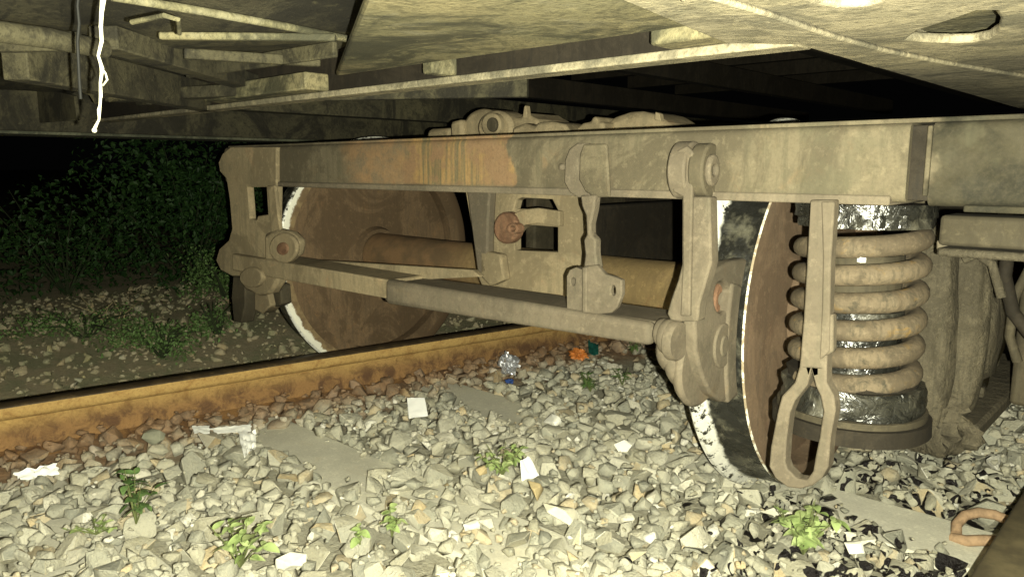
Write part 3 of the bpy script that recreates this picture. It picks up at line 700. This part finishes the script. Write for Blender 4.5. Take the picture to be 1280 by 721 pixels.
sl_label = ['concrete sleeper whose end shows as a slab left of the middle of the ballast', 'concrete sleeper showing behind the white paper and under the front wheel', 'buried concrete sleeper beyond the bogie wheels', 'buried concrete sleeper nearest the bottom left corner']
sleepers = []
for (yc, zz), lb in zip(((-.735,-.450), (-.085,-.450), (.52,-.47), (-1.36,-.47)), sl_label):
    bm = bmesh.new(); box(bm, -1.1, 1.72, yc-.11, yc+.11, -.62, zz)
    bmesh.ops.subdivide_edges(bm, edges=[e for e in bm.edges if abs(e.verts[0].co.x-e.verts[1].co.x) > 1], cuts=30)
    for v in bm.verts:
        v.co += Vector((0, .004*mnoise.noise(v.co*9), .003*mnoise.noise(v.co*7+Vector((3,0,0)))))
    sleepers.append(tag(bmlink('sleeper', bm, M['concrete'], None, bev=.008), lb, 'sleeper', 'concrete sleepers across the track'))
# spring clip holding the near rail
cc = onz(1236, 662, -.42)-Vector((0,0,.008))
bm = bmesh.new()
tube(bm, [cc+Vector(p) for p in ((-.055,-.02,-.012),(-.06,.0,0),(-.052,.026,.014),(-.03,.046,.022),(0,.052,.024),(.028,.044,.022),(.046,.022,.016),(.05,-.01,.008))], .011, 12)
tube(bm, [cc+Vector(p) for p in ((-.06,-.03,-.02),(-.03,-.04,-.012),(.0,-.03,-.004),(.03,-.02,.0),(.06,-.02,.0))], .0115, 12)
cl = bmlink('rail_clip', bm, M['clip'], None, smooth=60); tag(cl, 'curled rusty spring clip beside the near rail', 'rail clip')

# ------------------------------------------------------------------ ballast
def rock(seed, npts=15):
    r = random.Random(seed); bm = bmesh.new(); pts = []
    for i in range(npts):
        v = Vector((r.gauss(0,1), r.gauss(0,1), r.gauss(0,1))).normalized(); m_ = max(abs(v.x), abs(v.y), abs(v.z)); v = v.lerp(v/m_*.85, r.uniform(.1,.75))
        v *= r.uniform(.82, 1.05); bm.verts.new(v)
    h = bmesh.ops.convex_hull(bm, input=bm.verts[:]); bmesh.ops.delete(bm, geom=list(set(h['geom_interior']+h['geom_unused'])), context='VERTS')
    bmesh.ops.dissolve_limit(bm, angle_limit=.30, verts=bm.verts[:], edges=bm.edges[:])
    bmesh.ops.bevel(bm, geom=bm.edges[:], offset=.04, segments=1, affect='EDGES', profile=.7)
    bmesh.ops.triangulate(bm, faces=bm.faces[:]); bmesh.ops.recalc_face_normals(bm, faces=bm.faces[:])
    me = bpy.data.meshes.new('stone'); bm.to_mesh(me); bm.free(); me.shade_smooth(); me.set_sharp_from_angle(angle=math.radians(22)); me.materials.append(M['stone']); return me
protos = [rock(100+i, random.Random(i).choice((10,12,14,17))) for i in range(26)]
pv = []; pf = []
for me in protos:
    a = np.empty(len(me.vertices)*3); me.vertices.foreach_get('co', a); pv.append(a.reshape(-1,3))
    t = np.empty(len(me.polygons)*3, int); me.polygons.foreach_get('vertices', t); pf.append(t.reshape(-1,3))
GX0, GX1, GY0, GY1, GR = -3.4, 1.85, -2.0, 3.4, .008
nxg, nyg = int((GX1-GX0)/GR), int((GY1-GY0)/GR)
gxx = GX0+GR*(np.arange(nxg)+.5); gyy = GY0+GR*(np.arange(nyg)+.5); XX, YY = np.meshgrid(gxx, gyy)
dR = (XX-RA.x)*RN.x+(YY-RA.y)*RN.y
H = -.475+np.clip((-dR-.1)*.09, 0, .11)+np.where(dR > 0, .045*np.exp(-(dR/.13)**2), 0)
bare = np.zeros_like(H, bool)                                       # uncovered sleeper tops and rails
def quad(pp):
    P_ = [onz(*p, -.445) for p in pp]; ins = np.ones_like(H, bool)
    for i in range(len(P_)):
        a, b = P_[i], P_[(i+1) % len(P_)]; ins &= ((b.x-a.x)*(YY-a.y)-(b.y-a.y)*(XX-a.x)) < 0
    return ins
for pp in ([(338,541),(372,536),(495,590),(455,606),(400,592),(336,560)], [(560,488),(600,490),(648,512),(640,530),(590,516)], [(1060,616),(1120,632),(1200,658),(1212,692),(1130,676),(1052,648)], [(755,440),(800,446),(820,462),(770,462)]):
    bare |= quad(pp)
hard = (np.abs(dR) < .05)|((XX > 1.34)&(XX < 1.475))
bare |= np.abs(dR) < .05
bare |= (XX > 1.34)&(XX < 1.475)
bare |= (np.abs(XX-cc.x) < .06)&(np.abs(YY-cc.y) < .06)
def place(N, smin, smax, seed, accept, cap=.05):
    r = np.random.default_rng(seed); out = []
    xs = r.uniform(GX0+.1, GX1-.1, N); ys = r.uniform(GY0+.1, GY1-.1, N); rad = smin+(smax-smin)*r.random(N)**1.8
    P3 = np.stack([xs, ys, np.full(N, -.45)], 1)-np.array(CAM); z = P3@np.array(FWD); u = 640+FPX*(P3@np.array(RIGHT))/z; v = 360-FPX*(P3@np.array(UP))/z
    d = (xs-RA.x)*RN.x+(ys-RA.y)*RN.y
    ok = (z > .25)&(u > -170)&(u < 1450)&(v < 960)&accept(xs, ys, d, r.random(N))
    for i in np.nonzero(ok)[0]:
        rr = rad[i]; asp = r.uniform(.62, 1.0); flat = r.uniform(.5, .85)
        gi, gj = int((xs[i]-GX0)/GR), int((ys[i]-GY0)/GR); k_ = max(1, int(rr*.85/GR))
        sl = (slice(max(gj-k_,0), gj+k_+1), slice(max(gi-k_,0), gi+k_+1))
        if (bare[sl] if rr > .016 else hard[sl]).any() or (bare[gj, gi] and r.random() < .82): continue
        h = H[sl]; hm = .55*h.max()+.45*h.mean(); zc = hm+rr*flat*.35
        base = -.475+max(0, min(.11, (-d[i]-.1)*.09))+(.03*math.exp(-(d[i]/.13)**2) if d[i] > 0 else 0)
        if zc+rr*flat > base+cap: continue
        q = ((XX[sl]-xs[i])**2+(YY[sl]-ys[i])**2)/rr**2; H[sl] = np.maximum(h, np.where(q < 1, zc+rr*flat*np.sqrt(np.clip(1-q, 0, 1))*.9, -9))
        out.append((xs[i], ys[i], zc, rr, rr*asp, rr*flat, r.integers(len(protos)), r.uniform(0, 6.28), r.normal(0, .28), r.normal(0, .28)))
    return out
inside = lambda xs, ys, d, q: (d > .05)&((ys < 1.6)|(q < .3))
outside = lambda xs, ys, d, q: (d < -.05)&(xs > -3)&(q < .62)
big = place(32000, .026, .060, 1, inside, .076)+place(9000, .010, .034, 2, outside)
big += place(16000, .014, .026, 5, inside, .07)
sml = place(20000, .006, .012, 3, inside, .072)+place(14000, .004, .013, 4, outside)
rk = place(5000, .012, .03, 6, lambda xs, ys, d, q: (d > .04)&(d < .3))
allr = big+sml+rk
def rotm(a, b, c):
    ca, sa, cb, sb, cc_, sc_ = np.cos(a), np.sin(a), np.cos(b), np.sin(b), np.cos(c), np.sin(c)
    return np.array([[ca,-sa,0],[sa,ca,0],[0,0,1]])@np.array([[cb,0,sb],[0,1,0],[-sb,0,cb]])@np.array([[1,0,0],[0,cc_,-sc_],[0,sc_,cc_]])
score = []
for i, s in enumerate(allr):
    u, v, z = px(s[:3]); score.append((s[3]*s[4])/(z*z) if (-10 < u < 1290 and v < 735) else 0)
order = np.argsort(score)[::-1]; top300 = set(order[:300].tolist())
bed = tag(bpy.data.objects.new('ballast_bed', None), kind='structure'); bed.location = (.3, -.3, -.475); C.objects.link(bed)
VV = []; FF = []; off = 0
for i, s in enumerate(allr):
    Rm = rotm(s[7], s[8], s[9])@np.diag([s[3], s[4], s[5]])
    if i in top300:
        o = bpy.data.objects.new('stone', protos[s[6]]); C.objects.link(o); o.parent = bed
        o.matrix_local = Matrix.Translation(Vector(s[:3])-bed.location)@Matrix(Rm.tolist()).to_4x4()
    else:
        VV.append(pv[s[6]]@Rm.T+np.array(s[:3])); FF.append(pf[s[6]]+off); off += len(pv[s[6]])
VV = np.concatenate(VV); FF = np.concatenate(FF)
me = bpy.data.meshes.new('ballast'); me.vertices.add(len(VV)); me.vertices.foreach_set('co', VV.ravel())
me.loops.add(len(FF)*3); me.loops.foreach_set('vertex_index', FF.ravel().astype(np.int32)); me.polygons.add(len(FF)); me.polygons.foreach_set('loop_start', np.arange(0, len(FF)*3, 3, dtype=np.int32))
me.update(calc_edges=True); me.validate()
bo = link('small_stones', me, M['stone'], bed, smooth='flat'); bo['kind'] = 'stuff'
WL[bed.name] = bed.location.copy()
print('stones', len(allr), 'tris', len(FF))
def hz(x, y):
    i, j = int((x-GX0)/GR), int((y-GY0)/GR)
    if 0 <= i < nxg and 0 <= j < nyg: return float(H[max(j-1,0):j+2, max(i-1,0):i+2].max())
    return gz(x, y)
def gpt(x, y, lift=.0):
    p = onz(x, y, -.45)
    for _ in range(3): p = onz(x, y, hz(p.x, p.y))
    return p+Vector((0, 0, lift))

# ------------------------------------------------------------------ litter
def card(name, pix, mat, label, cat, lift=.006, crumple=.0, th=.0008, n=10, tilt=0.):
    a, b, c, d = [gpt(*p, lift) for p in pix]; z = max(a.z, b.z, c.z, d.z)-.004
    a.z = b.z = z+(.03 if 'square' in label else .003 if name == 'plastic_strip' else .012); c.z = d.z = z-.006+tilt
    bm = bmesh.new(); g = []; rag_ = 0 if 'square' in label else (.07 if name == 'plastic_strip' else .1)
    for j in range(n+1):
        row = []
        for i in range(n+1):
            fi = i/n; fj = j/n
            if rag_: fi += rag_*mnoise.noise((fj*4+a.x*9, 2, 5)); fj += rag_*mnoise.noise((fi*3+a.y*9, 8, 1))*(1-.3*fj)
            p = (a.lerp(b, fi)).lerp(d.lerp(c, fi), fj); nn = mnoise.fractal((p.x*60, p.y*60, 1), 1, 2, 3)
            row.append(bm.verts.new(p+Vector((0, 0, crumple*nn))))
        g.append(row)
    for j in range(n):
        for i in range(n): bm.faces.new((g[j][i], g[j][i+1], g[j+1][i+1], g[j+1][i]))
    ex = bmesh.ops.extrude_face_region(bm, geom=bm.faces[:]); bmesh.ops.translate(bm, verts=[v for v in ex['geom'] if isinstance(v, bmesh.types.BMVert)], vec=(0,0,th))
    return tag(bmlink(name, bm, mat, None, smooth=30), label, cat)
card('paper_scrap', [(509,511),(531,510),(535,520),(511,523)], M['paper'], 'square white piece of paper lying on grey stones', 'paper', .008, .002)
card('plastic_strip', [(240,537),(262,535),(262,541),(243,542)], M['plastic'], 'short white sliver lying by the rusty rail, left of the longer pale one', 'litter', .008, .003)
card('plastic_strip', [(262,538),(314,536),(314,539),(272,543)], M['plastic'], 'long pale plastic sliver lying by the rusty rail', 'litter', .008, .003)
card('paper_scrap', [(298,548),(320,545),(320,560),(305,571)], M['plastic'], 'crumpled white scrap at the end of the concrete slab', 'paper', .01, .012)
card('paper_scrap', [(18,600),(72,589),(74,593),(26,605)], M['plastic'], 'torn white strip on the dirt at the far left', 'paper', .012, .008)
card('paper_scrap', [(650,594),(662,590),(674,599),(652,602)], M['paper'], 'small white scrap above the square tan stone', 'paper', .01, .006)
card('plastic_scrap', [(735,434),(748,435),(748,444),(736,443)], M['teal'], 'teal scrap of plastic under the brake beam', 'litter', .01, .006)
def crumple(name, pixc, s, mat, label, cat, seed, lift=.02):
    c = gpt(*pixc, lift); bm = bmesh.new(); bmesh.ops.create_icosphere(bm, subdivisions=4, radius=1)
    for v in bm.verts:
        d = v.co.copy(); nn = mnoise.fractal((d.x*2.2+seed, d.y*2.2, d.z*2.2), 1, 2, 4); cell = mnoise.cell_vector(Vector((d.x*2.6+seed, d.y*2.6, d.z*2.6)))
        v.co = c+Vector((d.x*s[0], d.y*s[1], d.z*s[2]))*(1+.8*nn)+Vector(cell)*min(s)*.35
    return tag(bmlink(name, bm, mat, None, smooth=20), label, cat)
crumple('foil_wrapper', (632,466), (.036,.03,.03), M['foil'], 'crumpled silver foil wrapper standing against the rusty rail', 'wrapper', 3, .03)
crumple('orange_wrapper', (722,447), (.035,.022,.018), M['orange'], 'crumpled bright orange wrapper under the brake beam', 'wrapper', 8, .01)
crumple('blue_scrap', (637,478), (.012,.012,.006), M['blue'], 'tiny blue scrap at the foot of the silver wrapper', 'litter', 1, .004)
def pebble(pix, s, col, label, seed, lift=0.):
    m_ = simple('stone_%s' % seed, col, .85, .2, 40, b=.003); me = rock(seed, 13); me.materials.clear(); me.materials.append(m_)
    o = bpy.data.objects.new('stone', me); C.objects.link(o); p = gpt(*pix, s[2]*.3+lift); o.location = p; o.scale = s; o.rotation_euler = (random.uniform(-.3,.3), random.uniform(-.3,.3), seed)
    return tag(o, label, 'stone')
pebble((430,423), (.03,.02,.016), (.75,.73,.62), 'white stone lying behind the rusty rail against the far wheel', 301)
pebble((602,590), (.022,.022,.017), (.5,.4,.22), 'square tan stone standing below the small white scrap', 302)
pebble((665,618), (.032,.028,.026), (.5,.4,.22), 'large square tan stone near the middle', 303)
pebble((690,528), (.042,.024,.014), (.85,.84,.76), 'flat white oval stone right of the middle of the ballast', 311, .006)
pebble((1068,688), (.024,.02,.018), (.8,.78,.68), 'round white stone under the bright green weed at right', 304)
pebble((590,660), (.02,.018,.014), (.78,.76,.66), 'small white stone left of the bottom middle', 305)
pebble((365,705), (.036,.03,.02), (.7,.68,.58), 'pale flat stone at the bottom edge right of the leafy weed', 306)
pebble((190,550), (.05,.034,.03), (.27,.27,.2), 'large grey rounded stone beside the rusty rail', 307)
pebble((700,640), (.05,.03,.02), (.6,.57,.45), 'large pale slab of stone near the bottom middle', 308)
pebble((780,560), (.034,.026,.02), (.74,.72,.62), 'pale pointed stone left of the greasy wheel', 309)
pebble((1006,560), (.035,.03,.03), (.55,.5,.36), 'pale stone seen through the loop of the safety strap', 310, .03)

# ------------------------------------------------------------------ plants
def leafmesh(L, W, mat, droop=.25, nn=6):
    bm = bmesh.new(); rows = []
    for i in range(nn+1):
        t = i/nn; w = W*math.sin(math.pi*min(1, t**.75))**.8 if 0 < t < 1 else 0; z = -droop*L*t*t; x = L*t
        rows.append([bm.verts.new((x, -w/2, z+.12*w)), bm.verts.new((x, 0, z-.02*L)), bm.verts.new((x, w/2, z+.12*w))] if w > 0 else [bm.verts.new((x, 0, z))]*3)
    for i in range(nn):
        a, b = rows[i], rows[i+1]
        for j in range(2):
            vs = []; [vs.append(v) for v in (a[j], a[j+1], b[j+1], b[j]) if v not in vs]
            if len(vs) > 2: bm.faces.new(vs)
    me = bpy.data.meshes.new('leaf'); bm.to_mesh(me); bm.free(); me.materials.append(mat); me.shade_smooth(); return me
def weed(pix, h, n, L, W, mat, label, seed, spread=1., lean=(0,0)):
    r = random.Random(seed); base = gpt(*pix, -.004); t = thing('weed', base, label, 'plant', 'green weeds growing in the ballast'); WL[t.name] = base
    lm = [leafmesh(L*.85, W*.8, mat, .3), leafmesh(L*.6, W*.7, mat, .55), leafmesh(L*.7, W*.6, mat, .1)]; bm = bmesh.new()
    n = int(n*2.2); ns = max(2, n//6); h *= 1.35
    stems = []
    for k_ in range(ns):
        a = r.uniform(0, 6.28); e = Vector((math.cos(a)*h*.5*spread*r.random()+lean[0], math.sin(a)*h*.5*spread*r.random()+lean[1], h*r.uniform(.6, 1)))
        pts = [base, base+e*.5+Vector((0,0,h*.08)), base+e]; tube(bm, pts, [.0016,.0012,.0008], 5); stems.append(e)
    bmlink('stem', bm, M['stem'], t, smooth=60)
    for k_ in range(n):
        e = stems[k_ % ns]; f = r.uniform(.35, 1); o = bpy.data.objects.new('leaf', r.choice(lm)); C.objects.link(o); o.parent = t
        o.location = e*f; s_ = r.uniform(.65, 1.15); o.scale = (s_, s_, s_); o.rotation_euler = (r.uniform(-.5,.5), r.uniform(-.5,.25), r.uniform(0, 6.28))
weed((170,652), .10, 16, .045, .022, M['leaf_dark'], 'dark green weed with drooping leaves in the left ballast', 11)
weed((300,706), .08, 20, .042, .024, M['leaf'], 'bright green weed at the bottom edge, left of the pale flat stone', 12, 1.6)
weed((1004,690), .075, 40, .042, .026, M['leaf'], 'bright green leafy weed below the safety strap loop', 13, 1.6)
weed((628,592), .06, 40, .03, .014, M['leaf'], 'feathery green weed just above the small white scrap', 14, 2.)
weed((490,668), .06, 10, .032, .02, M['leaf'], 'sparse yellow green weed at the bottom left of centre', 15, 1.6)
weed((450,678), .03, 5, .03, .02, M['leaf'], 'tiny low seedling left of the sparse yellow green weed', 16, 1.5)
weed((738,488), .045, 26, .05, .009, M['leaf_dark'], 'tuft of narrow green leaves left of the brake head', 17, 1.5)
weed((778,480), .05, 14, .035, .009, M['leaf_dark'], 'small grassy tuft right of the bigger tuft under the brake beam', 18, 1.4)
weed((120,665), .02, 24, .02, .012, M['leaf'], 'flat mossy patch of tiny leaves left of the dark green weed', 19, 5.)
weed((790,440), .04, 14, .03, .012, M['leaf_dark'], 'low green plant directly under the end of the brake beam', 20, 2.)
def scatter_leaves(name, c, rad, n, L, W, mat, parent, seed, flat=1.):
    r = np.random.default_rng(seed); V_ = []; F_ = []
    sh = np.array([(0,0,0),(.45,-.5,.06),(1,0,-.12),(.45,.5,.06)])
    cl_ = r.normal(0, 1, (max(6, n//45), 3)); cl_ = cl_/np.linalg.norm(cl_, axis=1)[:, None]*r.random((len(cl_), 1))**.45
    for i in range(n):
        q = cl_[r.integers(len(cl_))]+r.normal(0, .16, 3); p = np.array(c)+q*np.array(rad)
        if p[2] < -.42: p[2] = -.42+.05*r.random()
        s_ = r.uniform(.5, 1.2); m_ = sh*np.array([L*s_, W*s_, L*s_]); V_.append(m_@rotm(r.uniform(0,6.28), r.normal(.2,.6), r.normal(0,.6)).T+p); F_.append((4*i, 4*i+1, 4*i+2, 4*i+3))
    me = bpy.data.meshes.new(name); me.from_pydata(np.concatenate(V_).tolist(), [], F_); me.update(); return link(name, me, mat, parent, smooth='flat')
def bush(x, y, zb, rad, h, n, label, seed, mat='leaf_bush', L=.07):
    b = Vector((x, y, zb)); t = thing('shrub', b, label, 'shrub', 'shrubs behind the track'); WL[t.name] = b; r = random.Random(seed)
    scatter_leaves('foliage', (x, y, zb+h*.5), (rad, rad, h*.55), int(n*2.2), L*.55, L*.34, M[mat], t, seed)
    bm = bmesh.new()
    for k_ in range(9):
        e = Vector((r.uniform(-1,1)*rad*.8, r.uniform(-1,1)*rad*.8, h*r.uniform(.5,1))); tube(bm, [b, b+e*.5+Vector((r.uniform(-.05,.05),0,.04)), b+e], [.007,.005,.002], 6)
    bmlink('stem', bm, M['stem_dark'], t, smooth=60)
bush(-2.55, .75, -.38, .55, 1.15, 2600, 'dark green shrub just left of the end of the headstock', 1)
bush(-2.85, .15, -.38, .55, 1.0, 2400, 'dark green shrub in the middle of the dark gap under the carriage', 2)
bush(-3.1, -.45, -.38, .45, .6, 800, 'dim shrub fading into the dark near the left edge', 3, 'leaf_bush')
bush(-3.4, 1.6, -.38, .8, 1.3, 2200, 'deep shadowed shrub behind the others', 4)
bush(-2.2, .05, -.38, .28, .3, 700, 'low leafy plant where the stones meet the shrubs', 5, 'leaf_dark', .04)
bush(-1.45, -.62, -.42, .2, .15, 520, 'low green plant among stones beyond the rusty rail', 6, 'leaf_dark', .03)
bush(-1.9, -.75, -.40, .3, .14, 600, 'sprawling low greenery at the left edge beyond the rail', 8, 'leaf_dark', .03)
bush(-1.62, -.30, -.42, .10, .2, 260, 'upright leafy plant among stones beyond the rusty rail', 7, 'leaf_dark', .03)
bm = bmesh.new()
for i in range(7):
    a = onz(128+i*4, 412, -.4); a = a+Vector((0,0,0)); tube(bm, [a, a+Vector((random.uniform(-.05,.05), random.uniform(-.05,.05), .08)), a+Vector((random.uniform(-.12,.12), random.uniform(-.12,.12), random.uniform(.1,.17)))], [.003,.002,.001], 5)
tag(bmlink('dry_stalks', bm, M['dry'], None, smooth=60), 'few dry yellowish stalks standing in front of the dark shrubs', 'plant')
